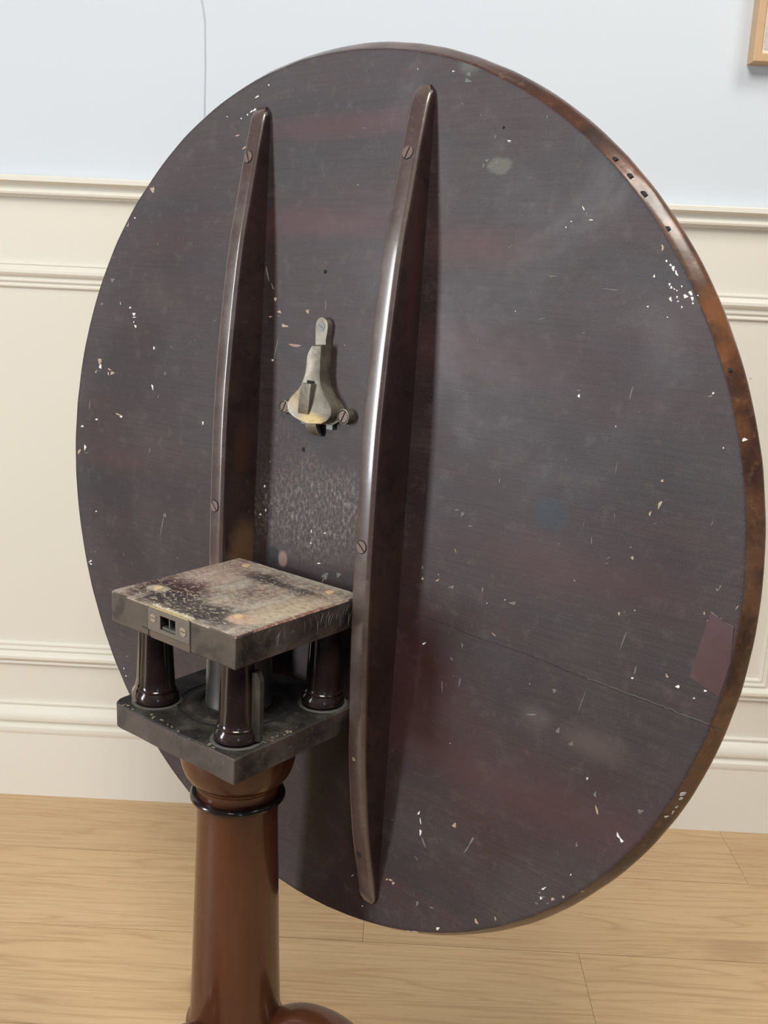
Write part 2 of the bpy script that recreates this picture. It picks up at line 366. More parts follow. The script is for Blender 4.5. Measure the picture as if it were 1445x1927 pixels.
def run_x(prof, x0, x1):   # prof: (out, z)
    bm = bmesh.new(); loft(bm, [[(x, DW-d, z) for d, z in prof] for x in (x0, x1)]); return bm
rail = [(-.002, 1.0885), (.023, 1.0885), (.0255, 1.0865), (.0255, 1.0800), (.0225, 1.0785), (.0175, 1.0775), (.0135, 1.0745), (.0115, 1.0705), (.0115, 1.0685),
        (.0145, 1.0685), (.0165, 1.0665), (.0172, 1.0635), (.0160, 1.0605), (.0130, 1.0590), (.0095, 1.0590), (.0095, 1.0568), (.0075, 1.0560), (-.002, 1.0560)]
props(link('trim_1', run_x(rail, -2.2, 2.8), MTRIM, smooth=30), kind='structure', label='cream moulded dado rail along the wall')
cap = [(-.002, .1810), (.005, .1810), (.0065, .1795), (.0065, .1765), (.0045, .1750), (.0050, .1720), (.0085, .1685), (.0125, .1640), (.0150, .1580), (.0158, .1520),
       (.0145, .1475), (.0105, .1440), (.0085, .1425), (.0085, .1400), (.0135, .1385), (.0165, .1355), (.0170, .1300), (.0160, .1255), (.0150, .1225), (-.002, .1225)]
props(link('trim_2', run_x(cap, -2.2, 2.8), MTRIM, smooth=30), kind='structure', label='cream ogee moulding capping the skirting board')
props(link('baseboard_back', run_x([(-.002, .1225), (.0148, .1225), (.0148, 0), (-.002, 0)], -2.2, 2.8), MTRIM), kind='structure', label='plain cream skirting board above the oak floor')
pm = [(0, -.002), (0, .0055), (.0012, .0072), (.0035, .0078), (.0050, .0062), (.0062, .0062), (.0085, .0100), (.0125, .0128), (.0170, .0130), (.0205, .0108), (.0225, .0075),
      (.0240, .0052), (.0265, .0052), (.0270, .0070), (.0295, .0078), (.0315, .0068), (.0325, .0045), (.0350, .0045), (.0365, .0058), (.0390, .0052), (.0405, .0035), (.0420, -.002)]
def panel_frame(n, x0, x1, z0, z1, label):
    bm = bmesh.new(); cs = [(x0, z0, 1, 1), (x1, z0, -1, 1), (x1, z1, -1, -1), (x0, z1, 1, -1)]
    rings = [[bm.verts.new((x+sx*a, DW-d, z+sz*a)) for a, d in pm] for x, z, sx, sz in cs]
    for i in range(4):
        A, B = rings[i], rings[(i+1) % 4]
        for k in range(len(pm)-1): bm.faces.new((A[k], B[k], B[k+1], A[k+1]))
    props(link('trim_%d' % n, bm, MTRIM, smooth=30), kind='structure', label=label)
panel_frame(3, -1.25, .8305, .2535, .9545, 'cream panel moulding framing the wide wainscot panel behind the table')
panel_frame(4, .955, 2.6, .2535, .9545, 'cream panel moulding of the next wainscot panel to the right')

# ================================================================ PICTURE FRAME
pf = bpy.data.objects.new('picture_frame', None); C.objects.link(pf); pf.location = (.642, DW, 1.2995)
props(pf, label='small light oak picture frame hanging on the blue wall at upper right', category='picture frame')
FW, FH, FD, FB = .30, .40, .030, .0125
def frame_side(p0, p1, inw):
    """one mitred frame member from corner p0 to p1 (x,z), inward direction inw"""
    bm = bmesh.new(); d = Vector((p1[0]-p0[0], p1[1]-p0[1])).normalized(); w = Vector(inw)
    secs = []
    for p, s in ((p0, 1), (p1, -1)):
        sec = []
        for a, dep in ((0, 0), (0, FD-.001), (.001, FD), (FB-.002, FD), (FB, FD-.002), (FB, 0)):
            q = Vector(p)+w*a+d*a*s; sec.append((q.x, -dep, q.y))
        secs.append(sec)
    loft(bm, secs); return bm
MFR = NT('pale_oak_frame'); gg = MFR.noise(MFR.coord((8, 8, 8)), 6, 5, .6)
MFR = MFR.fin(MFR.mix(gg, (.47, .30, .155), (.56, .38, .22)), .45)
for a, b, i in (((0, 0), (FW, 0), (0, 1)), ((FW, 0), (FW, FH), (-1, 0)), ((FW, FH), (0, FH), (0, -1)), ((0, FH), (0, 0), (1, 0))):
    link('frame_member', frame_side(a, b, i), MFR, pf)
bm = bmesh.new(); box(bm, .008, FW-.008, -.004, -.0005, .008, FH-.008); link('backing_board', bm, plain('backing_board', (.55, .5, .42)), pf)
tp = NT('picture_print'); tv = tp.coord((1, 1, 1)); b1 = tp.noise(tp.coord((3, 1, 60)), 2, 3, .6); b2 = tp.noise(tv, 30, 3)
pc = tp.mix(tp.ramp(b1, [(.4, 0.0), (.6, 1.0)]), (.62, .58, .56), (.50, .44, .44)); pc = tp.mix(tp.math('MULTIPLY', b2, .4), pc, (.66, .60, .58))
MPRINT = tp.fin(pc, .5)
bm = bmesh.new(); box(bm, .010, FW-.010, -.022, -.0205, .010, FH-.010); link('mount', bm, plain('mount_card', (.74, .68, .62)), pf)
# print with rounded corners on the mount
bm = bmesh.new(); x0, x1, z0, z1, rr = .0160, FW-.0160, .0185, FH-.0185, .003; pts = []
for cx, cz, a0 in ((x1-rr, z1-rr, 0), (x0+rr, z1-rr, 90), (x0+rr, z0+rr, 180), (x1-rr, z0+rr, 270)):
    for k in range(5): a = math.radians(a0+22.5*k); pts.append((cx+rr*math.cos(a), cz+rr*math.sin(a)))
a = [bm.verts.new((x, -.0224, z)) for x, z in pts]; b = [bm.verts.new((x, -.0221, z)) for x, z in pts]; bm.faces.new(a)
for i in range(len(pts)): bm.faces.new((a[i], a[(i+1) % len(pts)], b[(i+1) % len(pts)], b[i]))
link('print', bm, MPRINT, pf)['label'] = 'pale greyish pink print behind the frame'

# ================================================================ TILT-TOP TABLE
table = bpy.data.objects.new('tilt_top_table', None); C.objects.link(table)
props(table, label='old mahogany tripod table with its round top tipped upright, dark underside facing out', category='table')
PHI, TAU = -.67802, .03375
U = Vector((math.cos(PHI), math.sin(PHI), 0)); NH = Vector((math.sin(PHI), -math.cos(PHI), 0)); Z = Vector((0, 0, 1))
V = Z*math.cos(TAU)-NH*math.sin(TAU); N = NH*math.cos(TAU)+Z*math.sin(TAU)
TM = Matrix((U, V, N)).transposed().to_4x4(); TM.translation = Vector((.06531, .07101, .74511))
R, RI, T = .4143, .4060, .0185

# ---- top
prof = [(0, 0), (.2, 0), (.35, 0), (.4030, 0), (.4050, .0004), (.4064, .0002), (.4075, -.0010), (.4088, -.0030), (.4106, -.0058), (.4126, -.0090), (.4139, -.0120), (.4143, -.0145), (.4136, -.0170), (.4115, -.0188), (.4085, -.0196), (.35, -.0196), (0, -.0196)]
bm = bmesh.new(); lathe(bm, prof, 288, mat=lambda k: 1 if 5 <= k else 0)
# the old edge is a little uneven
for v in bm.verts:
    r = math.hypot(v.co.x, v.co.y)
    if r > .404:
        n = noise.noise(Vector((v.co.x*9, v.co.y*9, v.co.z*60)))*.0007+noise.noise(Vector((v.co.x*45, v.co.y*45, v.co.z*150)))*.0005
        v.co.x += v.co.x/r*n; v.co.y += v.co.y/r*n
top = link('tabletop', bm, [MU, MRIM], table, 35, TM)
top['label'] = 'round dark-stained tabletop seen from its scuffed underside'

# paint splashes, chips and scuffs lying on the underside
FL = [('w',324.8,233.0,1.2,0.0,0.3,-1.9),('w',322.5,235.1,1.0,-0.4,-0.3,-0.7),('w',327.6,229.8,0.7,0.3,1.2,-2.2),('w',311.1,227.0,0.8,0.0,0.1,-1.1),('w',323.5,221.9,0.8,0.1,0.1,-1.1),('w',325.0,219.8,1.0,0.0,0.1,-1.1),('w',327.5,218.8,0.6,0.0,0.1,-0.7),('w',329.6,217.8,0.6,0.0,0.1,-0.6),('w',325.6,211.7,1.0,0.2,0.6,-1.8),('w',330.2,213.4,0.8,0.1,0.1,-0.9),('w',331.4,210.5,1.0,0.1,0.1,-0.5),('w',332.8,220.9,0.6,0.0,0.1,-0.8),('w',336.4,214.1,1.8,0.1,0.2,-1.5),('w',340.0,216.8,1.9,0.1,0.2,-1.8),('w',341.7,212.9,1.1,0.2,0.5,-1.6),('w',342.5,209.7,0.8,0.0,0.1,-0.8),('w',344.9,215.2,0.6,0.1,0.1,-0.5),('w',334.7,206.7,0.6,0.0,0.1,-0.8),('w',308.9,205.6,0.8,0.0,0.1,-0.6),('g',313.2,200.9,1.3,0.1,0.1,-0.3),('w',324.9,199.1,0.6,0.0,0.0,-0.4),('w',319.0,237.9,0.8,0.0,0.1,-0.9),('t',314.9,246.9,1.0,0.1,0.4,-2.5),('t',314.1,256.4,1.0,-0.1,-0.1,-2.1),('t',312.6,258.9,0.8,0.0,0.1,-1.1),('w',248.3,273.9,0.4,0.2,1.2,-1.7),('g',251.6,269.4,0.6,0.2,1.3,-2.5),('w',255.6,265.6,2.0,0.0,0.0,-0.4),('w',239.1,264.4,0.9,0.0,0.1,-0.4),('w',235.1,260.1,0.6,0.0,0.0,-0.6),('g',209.5,340.4,0.5,-0.2,-0.5,-1.6),('g',178.0,323.4,2.0,-0.1,0.1,-0.6),('g',157.9,310.6,2.1,0.0,0.1,-1.2),('g',162.0,305.7,4.9,0.6,0.2,-0.6),('g',167.2,308.7,1.5,0.0,0.2,-2.0),('g',154.8,306.7,1.0,0.0,0.2,-2.0),('g',133.1,376.5,2.6,-0.2,0.2,-1.6),('g',132.6,371.8,3.5,-1.2,-0.6,-1.4),('w',117.6,380.1,1.3,-0.1,0.0,-0.6),('w',176.9,324.6,1.8,-0.1,0.1,-0.6),('g',163.7,327.9,0.9,-0.3,-0.7,-1.8),('g',148.2,345.0,1.0,-0.1,0.1,-0.6),('w',-111.5,376.2,2.8,0.9,0.6,-0.7),('w',-114.5,364.5,2.4,1.0,0.9,-0.8),('w',-118.8,363.4,1.9,0.9,0.7,-0.6),('w',-123.9,360.8,1.1,0.5,0.8,-0.6),('w',-132.7,357.9,1.1,-0.1,0.0,-0.7),('w',-96.2,385.4,1.1,-0.1,0.1,-0.7),('t',-124.5,331.9,6.6,2.8,0.7,-0.6),('t',-137.2,342.6,3.7,0.3,0.2,-0.7),('w',-303.5,169.9,1.9,0.1,0.0,-1.1),('w',-296.6,163.4,2.9,0.2,0.0,-1.7),('w',-295.6,160.0,3.8,0.3,0.0,-0.5),('w',-296.4,154.8,1.0,0.1,0.0,-1.1),('w',-293.4,150.4,1.8,0.5,1.0,-1.6),('g',-257.0,238.9,0.9,0.1,0.1,-1.3),('w',-259.9,129.4,1.4,0.1,0.1,-2.0),('t',-359.2,106.2,3.6,0.3,0.0,-4.3),('w',-358.1,100.2,2.6,0.2,0.0,-2.7),('t',-366.3,93.9,1.4,-0.1,-1.3,-2.1),('t',-340.6,98.8,3.5,-0.8,-0.8,-0.8),('t',-335.5,95.1,3.8,1.2,1.1,-1.6),('t',-342.6,93.8,1.5,0.2,0.1,-2.1),('g',-239.8,103.9,1.8,0.2,0.1,-2.0),('w',-261.4,87.3,1.4,0.3,1.0,-3.0),('t',-322.5,49.4,6.6,-0.6,-0.5,-0.9),('w',-317.4,47.6,2.9,0.4,0.0,-1.2),('g',-378.5,53.7,1.0,0.1,-1.0,-6.9),('w',-364.6,38.6,2.7,0.4,0.0,-1.2),('w',-393.4,26.7,2.7,0.4,0.0,-1.2),('w',-387.7,2.1,2.1,0.3,0.0,-3.8),('g',-384.4,-3.8,4.8,0.7,0.0,-0.6),('t',-399.7,-4.8,2.1,-0.1,-2.3,-4.0),('w',-175.5,58.7,1.2,0.2,0.1,-2.0),('g',-264.0,16.5,1.0,0.1,0.1,-2.7),('t',-267.7,294.2,3.3,0.7,1.9,-3.1),('t',-293.0,281.9,2.7,-0.4,-1.3,-2.9),('t',-299.4,275.4,2.0,-0.7,-2.3,-2.4),('t',-310.4,259.8,2.9,0.0,0.1,-3.6),('w',-297.3,265.4,1.4,0.0,0.0,-0.8),('g',-356.0,171.1,2.5,0.1,0.0,-1.5),('g',-336.4,198.3,4.0,0.2,0.1,-2.3),('g',-336.8,224.3,1.9,0.0,0.0,-2.3),('w',-375.4,-135.0,3.3,1.9,0.8,-0.6),('w',-374.3,-138.0,2.7,-0.6,-0.6,-0.7),('w',-364.2,-71.1,1.6,0.3,0.0,-0.9),('g',-235.4,-51.8,2.8,0.5,0.1,-2.7),('g',-239.6,-64.7,0.9,0.1,-2.9,-12.6),('w',-305.9,-251.7,1.0,0.3,0.0,-1.0),('w',-301.6,-259.8,1.1,0.3,0.1,-1.0),('g',-274.9,-255.1,1.3,0.9,4.6,-3.7),('g',-79.7,202.2,1.0,0.3,2.0,-3.2),('t',-75.3,190.9,2.0,0.6,1.1,-1.8),('t',-68.8,179.3,3.1,-0.6,-0.5,-1.2),('t',-80.9,174.0,2.6,0.2,0.1,-0.7),('t',-61.4,166.8,5.2,-0.6,-0.5,-1.5),('t',-31.4,182.0,2.1,0.4,0.7,-2.1),('p',-45.9,149.4,9.1,-0.1,-0.2,-1.5),('g',-71.0,144.9,0.8,0.0,-3.0,-12.7),('w',-75.4,132.8,1.5,0.1,0.1,-1.0),('g',-8.7,188.6,0.7,0.1,0.4,-5.2),('g',-87.8,214.3,1.1,0.2,2.7,-7.2),('t',336.2,82.4,1.2,0.2,0.1,-1.0),('t',336.5,64.6,1.2,-0.2,-0.9,-3.5),('t',329.9,56.6,0.9,0.0,-0.3,-2.0),('g',335.0,50.3,1.8,0.4,0.0,-0.3),('t',320.3,20.9,1.3,0.2,0.2,-1.4),('g',318.0,28.6,0.7,0.2,0.2,-0.8),('t',315.0,-24.3,0.9,0.2,0.2,-1.5),('g',319.2,-22.0,0.6,0.2,0.1,-1.0),('g',124.8,-30.5,0.9,0.2,0.2,-1.7),('t',125.7,-40.5,1.2,0.3,0.1,-1.0),('t',142.0,-38.2,1.9,1.4,0.5,-0.5),('w',133.0,-98.7,2.2,1.7,0.5,-0.5),('g',157.8,-40.7,3.3,0.8,0.2,-1.4),('g',189.6,-35.4,0.8,0.1,0.3,-2.8),('g',174.0,-89.3,0.9,0.2,0.3,-2.8),('g',174.6,-122.7,0.8,0.1,-0.5,-4.5),('g',156.4,-132.2,0.6,0.1,0.6,-6.3),('g',164.1,-104.3,1.5,-1.4,-0.7,-0.5),('g',267.0,-101.9,1.9,0.6,0.2,-1.9),('g',285.1,27.1,0.6,0.2,0.4,-3.2),('g',300.9,16.6,1.6,1.3,0.3,-0.3),('g',300.1,12.2,1.6,1.3,0.3,-0.3),('g',303.9,142.7,0.7,-0.1,-1.0,-6.6),('w',260.9,135.9,1.3,0.2,0.1,-1.4),('g',260.4,139.9,1.8,0.2,0.1,-0.6),('g',220.3,-39.5,3.6,0.9,0.2,-1.5),('g',312.0,129.9,1.0,0.2,0.0,-0.4),('w',368.1,-67.1,1.8,0.6,0.1,-1.2),('t',358.9,-61.5,0.7,0.6,1.2,-1.3),('g',333.5,-64.8,0.8,0.0,-0.5,-3.9),('w',332.1,-71.3,1.1,0.4,0.1,-0.8),('w',389.0,-63.9,1.3,0.1,-0.1,-0.8),('w',381.5,-72.0,1.0,0.1,0.0,-0.6),('t',387.2,-13.8,0.6,0.2,0.3,-1.5),('t',380.4,-7.2,0.6,0.2,0.2,-1.3),('t',403.2,3.0,0.3,-0.2,-0.9,-1.8),('t',383.8,-11.9,0.6,0.2,0.1,-0.8),('g',298.9,86.3,0.4,0.0,-0.4,-6.0),('g',221.9,191.4,3.3,0.7,0.2,-0.4),('g',278.3,216.2,8.6,-0.3,0.0,-0.4),('g',227.7,223.8,4.2,0.2,0.1,-0.6),('g',186.6,244.7,2.5,1.9,0.4,-0.3),('g',163.8,170.6,0.5,0.0,0.2,-2.6),('g',259.3,183.1,1.8,0.1,0.0,-0.4),('g',196.6,59.1,0.7,0.1,0.2,-2.2),('g',162.5,24.6,1.6,-0.2,-0.7,-2.3),('g',171.6,16.2,2.2,0.4,0.1,-0.9),('g',156.7,27.2,2.7,0.5,0.1,-0.7),('g',292.4,-102.9,0.4,0.0,-2.7,-11.5),('g',274.2,-134.0,1.8,0.0,-0.7,-2.8),('g',248.3,-128.6,5.0,1.6,0.1,-0.9),('g',287.3,-141.0,2.3,0.8,0.2,-1.8),('g',313.0,-175.2,1.2,0.4,0.4,-2.6),('t',316.0,-187.9,0.8,0.6,1.7,-3.7),('w',304.6,-164.6,0.9,0.3,0.1,-1.1),('g',321.1,-44.0,0.6,-0.1,-2.0,-8.6),('t',182.1,-255.8,2.0,0.8,0.3,-2.5),('g',201.5,-263.2,1.2,-0.1,-2.3,-5.5),('g',197.3,-272.8,0.9,-0.1,-2.8,-5.4),('w',144.6,-266.9,0.5,0.3,1.0,-3.3),('w',145.6,-277.7,1.2,0.5,0.3,-3.1),('g',150.1,-286.0,0.8,0.6,3.0,-4.8),('w',142.0,-259.9,0.9,-0.1,-1.0,-2.3),('w',336.3,-201.2,0.8,0.7,1.5,-2.4),('w',339.5,-204.0,0.8,1.0,1.7,-1.5),('g',352.0,-174.4,2.5,1.0,0.2,-1.9),('w',300.0,-251.8,0.7,0.4,0.0,-0.7),('w',276.8,-275.0,2.0,2.2,0.6,-0.5),('w',275.3,-284.6,1.3,0.6,0.2,-1.6),('g',276.7,-282.9,2.2,1.0,0.1,-0.8),('g',271.9,-291.2,1.8,-0.1,-0.3,-0.8),('t',286.2,-280.5,1.7,0.8,0.2,-1.4),('t',295.6,-274.1,1.0,1.0,0.9,-0.9),('g',281.8,-286.5,1.4,0.7,0.1,-0.7),('g',273.3,-280.5,1.5,0.1,-0.1,-0.6),('w',140.1,-382.3,2.1,1.0,0.2,-2.2),('w',148.1,-379.5,4.0,2.0,0.2,-2.1),('w',174.1,-362.8,2.0,1.0,0.1,-1.1),('w',173.6,-364.7,0.9,0.4,0.2,-1.8),('t',115.4,-340.1,2.8,0.4,-0.2,-0.9),('t',118.9,-341.9,1.3,1.3,1.0,-0.9),('t',110.9,-341.6,1.3,0.6,0.1,-1.0),('t',214.2,-336.3,1.2,1.1,1.4,-2.2),('t',233.4,-324.3,0.7,0.6,0.9,-1.6),('g',165.0,-345.9,2.7,0.9,0.0,-0.8),('g',148.5,-349.3,1.5,0.7,0.2,-2.4),('w',83.3,-382.9,0.7,0.3,0.1,-0.8),('t',311.5,-261.9,1.4,0.6,0.1,-0.7),('w',381.7,-149.9,2.4,0.9,0.2,-1.7),('w',380.6,-154.7,1.5,-0.3,-0.4,-1.3),('w',377.9,-163.1,0.9,1.6,0.9,-0.4),('w',375.3,-168.6,0.9,-0.3,-1.0,-2.2),('w',371.4,-172.3,1.1,0.4,0.2,-1.1),('w',374.3,-174.7,1.3,1.8,0.5,-0.3),('t',384.9,161.4,0.9,0.1,0.1,-0.5),('w',390.8,120.1,1.1,0.2,0.1,-1.2),('w',410.3,68.8,0.7,0.1,0.2,-1.7),('g',377.3,58.6,0.5,-0.1,-0.5,-2.3),('g',363.8,147.4,2.1,1.0,0.4,-0.6),('w',365.5,149.5,0.9,0.1,0.1,-0.8),('w',377.9,112.7,0.5,0.1,0.1,-0.7),('g',302.1,-224.0,0.9,0.4,0.2,-2.3),('g',387.6,12.1,1.4,-0.5,-0.4,-1.0),('g',389.2,14.4,0.7,-0.2,-0.7,-1.8),('g',9.6,-65.4,4.1,1.0,0.3,-3.6),('g',26.5,-59.9,3.0,0.7,0.2,-2.3),('w',0.3,-54.3,2.5,0.6,0.1,-0.7),('w',-11.6,-36.7,1.1,0.2,0.1,-0.8),('w',5.8,-23.2,1.3,0.3,0.0,-0.8),('g',-31.6,13.2,1.4,0.2,0.2,-3.6),('w',-79.0,7.7,1.2,0.2,0.1,-1.6),('w',-76.0,-16.1,1.2,0.2,0.1,-1.6),('g',-76.8,-2.7,1.1,0.2,0.2,-3.2),('w',-83.4,-21.9,1.6,0.3,0.1,-1.1),('w',-11.7,-25.1,0.7,0.1,0.1,-1.6)]
rnd = random.Random(3)
def flecks(name, code, mat, label, extra=0):
    bm = bmesh.new(); items = [f for f in FL if f[0] == code]
    for _ in range(extra):
        a = rnd.uniform(0, 2*PI); r = .40*math.sqrt(rnd.random()); t = rnd.uniform(0, PI); s = rnd.uniform(.25, .7); l = s*rnd.choice([1, 1, 1.5, 4])
        items.append((code, 1000*r*math.cos(a), 1000*r*math.sin(a), l*math.cos(t), l*math.sin(t), -s*.6*math.sin(t), s*.6*math.cos(t)))
    for f in items:
        cx, cy, ax, ay, bx, by = [q/1000 for q in f[1:]]
        k = 10; ph = rnd.random()*6; lo = []; hi = []
        big = max(math.hypot(ax, ay), math.hypot(bx, by))/max(1e-5, min(math.hypot(ax, ay), math.hypot(bx, by)))
        for i in range(k):
            t = 2*PI*i/k; q = 1+(.28*math.sin(3*t+ph)+rnd.uniform(-.16, .16))*(1 if big < 4 else .5)
            x = cx+(ax*math.cos(t)+bx*math.sin(t))*q; y = cy+(ay*math.cos(t)+by*math.sin(t))*q
            x -= 0; rr = math.hypot(x, y); zz = 0 if rr < .404 else smooth_interp(rr, [(.404, 0), (.4075, -.0008), (.4106, -.0056), (.4143, -.0142)])
            lo.append(bm.verts.new((x, y, zz-.0002))); hi.append(bm.verts.new((cx+(x-cx)*.85, cy+(y-cy)*.85, zz+.00025)))
        bm.faces.new(hi)
        for i in range(k): bm.faces.new((lo[i], lo[(i+1) % k], hi[(i+1) % k], hi[i]))
    o = link(name, bm, mat, top); o['kind'] = 'stuff'; o['label'] = label
flecks('paint_splashes', 'w', MW, 'white paint splashes and specks', 30)
flecks('edge_chips', 't', MT, 'pale tan chips where bare wood shows', 12)
flecks('scuffs', 'g', MG, 'grey scuffs and scratches', 120)
flecks('scratch', 'p', MP, 'short pinkish scratch left of the latch')
# repair patch let into the edge at lower right
bm = bmesh.new(); prism(bm, [(.3849, -.0056), (.4030, -.0108), (.4042, -.0380), (.3995, -.0655), (.3759, -.0572)], -.004, .0006); bevel(bm, .0003, 1)
link('repair_patch', bm, MPATCH, top)['label'] = 'reddish wood patch let into the right edge'
# glued split running to the right edge, and small open cracks
def strip(pts, wd, z0, z1):
    bm = bmesh.new(); secs = []
    for i, (x, y) in enumerate(pts):
        d = (Vector(pts[min(i+1, len(pts)-1)])-Vector(pts[max(i-1, 0)])).normalized(); n = Vector((-d.y, d.x))*wd*(.7+.6*rnd.random())
        secs.append([(x-n.x, y-n.y, z0), (x-n.x*.5, y-n.y*.5, z1), (x+n.x*.5, y+n.y*.5, z1), (x+n.x, y+n.y, z0)])
    loft(bm, secs); return bm
def wiggle(pts, n, amp):
    out = []
    for (a, b), (c, d) in zip(pts, pts[1:]):
        for k in range(n): t = k/n; out.append((a+(c-a)*t, b+(d-b)*t+rnd.uniform(-amp, amp)))
    return out+[pts[-1]]
cr = [(.1106, -.0733), (.1319, -.0738), (.1896, -.0778), (.2428, -.0793), (.2948, -.0834), (.3558, -.0861), (.4040, -.0893)]
link('split_line', strip(wiggle(cr, 6, .0004), .0005, -.0003, .00012), MCRK, top)['label'] = 'fine dark split running to the right edge'
link('split_edge', strip([(x, y+.0007) for x, y in wiggle([(.2948, -.0834), (.3558, -.0861), (.3950, -.0885)], 12, .0006)], .00028, -.0003, .0003), MG, top)['label'] = 'pale chipped edge along the split'
link('split_edge', strip([(x, y+.0005) for x, y in wiggle([(.385, -.0058), (.397, -.0105), (.4035, -.0120)], 8, .0004)], .0005, -.0003, .0006), MG, top)
def disc(x, y, r, z, k=14, jag=0.0):
    bm = bmesh.new(); pts = [(x+r*(1+rnd.uniform(-jag, jag))*math.cos(2*PI*i/k), y+r*(1+rnd.uniform(-jag, jag))*math.sin(2*PI*i/k)) for i in range(k)]
    prism(bm, pts, -.002, z); return bm
for x, y, r in ((-.0116, .2190, .0021), (-.0279, .0522, .0024), (.1709, .3347, .0013)):
    link('nail_hole', disc(x, y, r, .00012, 6, .2), MDARK, top)
# dark open nicks along the upper right edge
for ang, ln in ((49, .004), (46.5, .005), (44, .006), (39.5, .0045), (24, .003)):
    a = math.radians(ang); d = Vector((math.cos(a), math.sin(a))); n = Vector((-d.y, d.x)); p = d*.4093
    bm = bmesh.new(); q = [p-n*ln*.5-d*.0012, p+n*ln*.5-d*.0006, p+n*ln*.25+d*.0010, p-n*ln*.4+d*.0009]
    prism(bm, [tuple(v) for v in q], -.008, -.0020); link('edge_nick', bm, MCRK, top)

# ---- bearers
HT = [(-.372, .003), (-.365, .0055), (-.343, .0105), (-.32, .0165), (-.293, .0225), (-.264, .0270), (-.208, .0345), (-.15, .0388), (-.06, .0425), (.01, .0433), (.08, .0428), (.14, .0396),
      (.175, .0370), (.21, .0335), (.245, .0292), (.275, .0240), (.318, .0160), (.345, .0105), (.360, .0072), (.369, .0040)]
def bearer(uL, uR, v0, v1, label):
    bm = bmesh.new(); secs = []; n = 110
    for i in range(n+1):
        t = i/n; t = t+.035*(-math.sin(2*PI*t))*1.0; v = v0+(v1-v0)*t; h = smooth_interp(v, HT)+noise.noise(Vector((v*14, uL*30, 0)))*.0006
        e = min(v-v0, v1-v)/.010; k = 1.0 if e >= 1 else math.sqrt(max(0.0, 1-(1-e)**2)); k = max(k, .12)
        m = (uL+uR)/2; hw = (uR-uL)/2*(.45+.55*k); h = max(.0015, h*(.25+.75*k)) if e < 1 else h
        a, b = m-hw, m+hw; r1 = min(.0042, h*.6); r2 = min(.0052, h*.7); s = [(a, v, -.0006), (a, v, 0.0)]
        for q in range(6): t2 = PI-q*PI/10; s.append((a+r1+r1*math.cos(t2), v, h-r1+r1*math.sin(t2)))
        for q in range(6): t2 = PI/2-q*PI/10; s.append((b-r2+r2*math.cos(t2), v, h-r2+r2*math.sin(t2)))
        s += [(b, v, 0.0), (b+.0012, v, -.0006)]
        secs.append(s)
    loft(bm, secs)
    bm.faces.ensure_lookup_table(); ns = len(secs[0])
    for f in bm.faces:
        f.normal_update()
    bmesh.ops.recalc_face_normals(bm, faces=bm.faces)
    for f in bm.faces:
        if f.normal.z > .55 or f.normal.x < -.5: f.material_index = 1
    o = link('bearer', bm, [MBEAR, MBFRONT], table, 50, TM); o['label'] = label; return o
bR = bearer(.1012-.0210, .1012, -.3745, .3715, 'long dark curved bearer on the right of the birdcage')
bL = bearer(-.0920-.0205, -.0920, -.3720, .3660, 'long dark curved bearer on the left of the birdcage')
def half_moon(bm, r, sgn, gap, z0, z1, mi, k=12):
    a0 = math.asin(gap/r); pts = []
    for i in range(k+1): t = a0+(PI-2*a0)*i/k; pts.append((r*math.cos(t), sgn*r*math.sin(t)))
    prism(bm, pts, z0, z1, mi)
def screw(parent, pos, normal, rot, r=.0053, mat=MSCR, name='screw', label=None, h=.0008):
    bm = bmesh.new(); half_moon(bm, r, 1, r*.13, -.0012, h, 0); half_moon(bm, r, -1, r*.13, -.0012, h, 0)
    prism(bm, [(r*1.12*math.cos(2*PI*i/24), r*1.12*math.sin(2*PI*i/24)) for i in range(24)], -.002, h-.0006, 1)
    n = Vector(normal).normalized(); x = Vector((math.cos(rot), math.sin(rot), 0)); x = (x-n*x.dot(n)).normalized(); y = n.cross(x)
    m = Matrix((x, y, n)).transposed().to_4x4(); m.translation = Vector(pos)
    o = link(name, bm, [mat, MSLOT], parent, mw=m)
    if label: o['label'] = label
    return o
for b, uu, lst in ((bR, .0905, ((.3168, 1.25), (-.0129, -.75))), (bL, -.1025, ((.3194, -1.1), (-.0119, -.9)))):
    for v, rot in lst:
        h = smooth_interp(v, HT); s = (smooth_interp(v+.004, HT)-smooth_interp(v-.004, HT))/.008
        screw(b, (uu-.0008, v, h+.0001), (0, -s, 1), rot)
for v, r, nm, mt in ((-.2150, .0030, 'wood_plug', MSPLIT), (-.318, .0032, 'knot', MDARK), ):
    h = smooth_interp(v, HT); s = (smooth_interp(v+.004, HT)-smooth_interp(v-.004, HT))/.008
    bm = bmesh.new(); lathe(bm, [(0, .0003), (r*.5, .0004), (r, 0), (r, -.002)], 14)
    m = Vector((0, -s, 1)).to_track_quat('Z', 'Y').to_matrix().to_4x4(); m.translation = Vector((.0885, v, h)); link(nm, bm, mt, bR, mw=m)

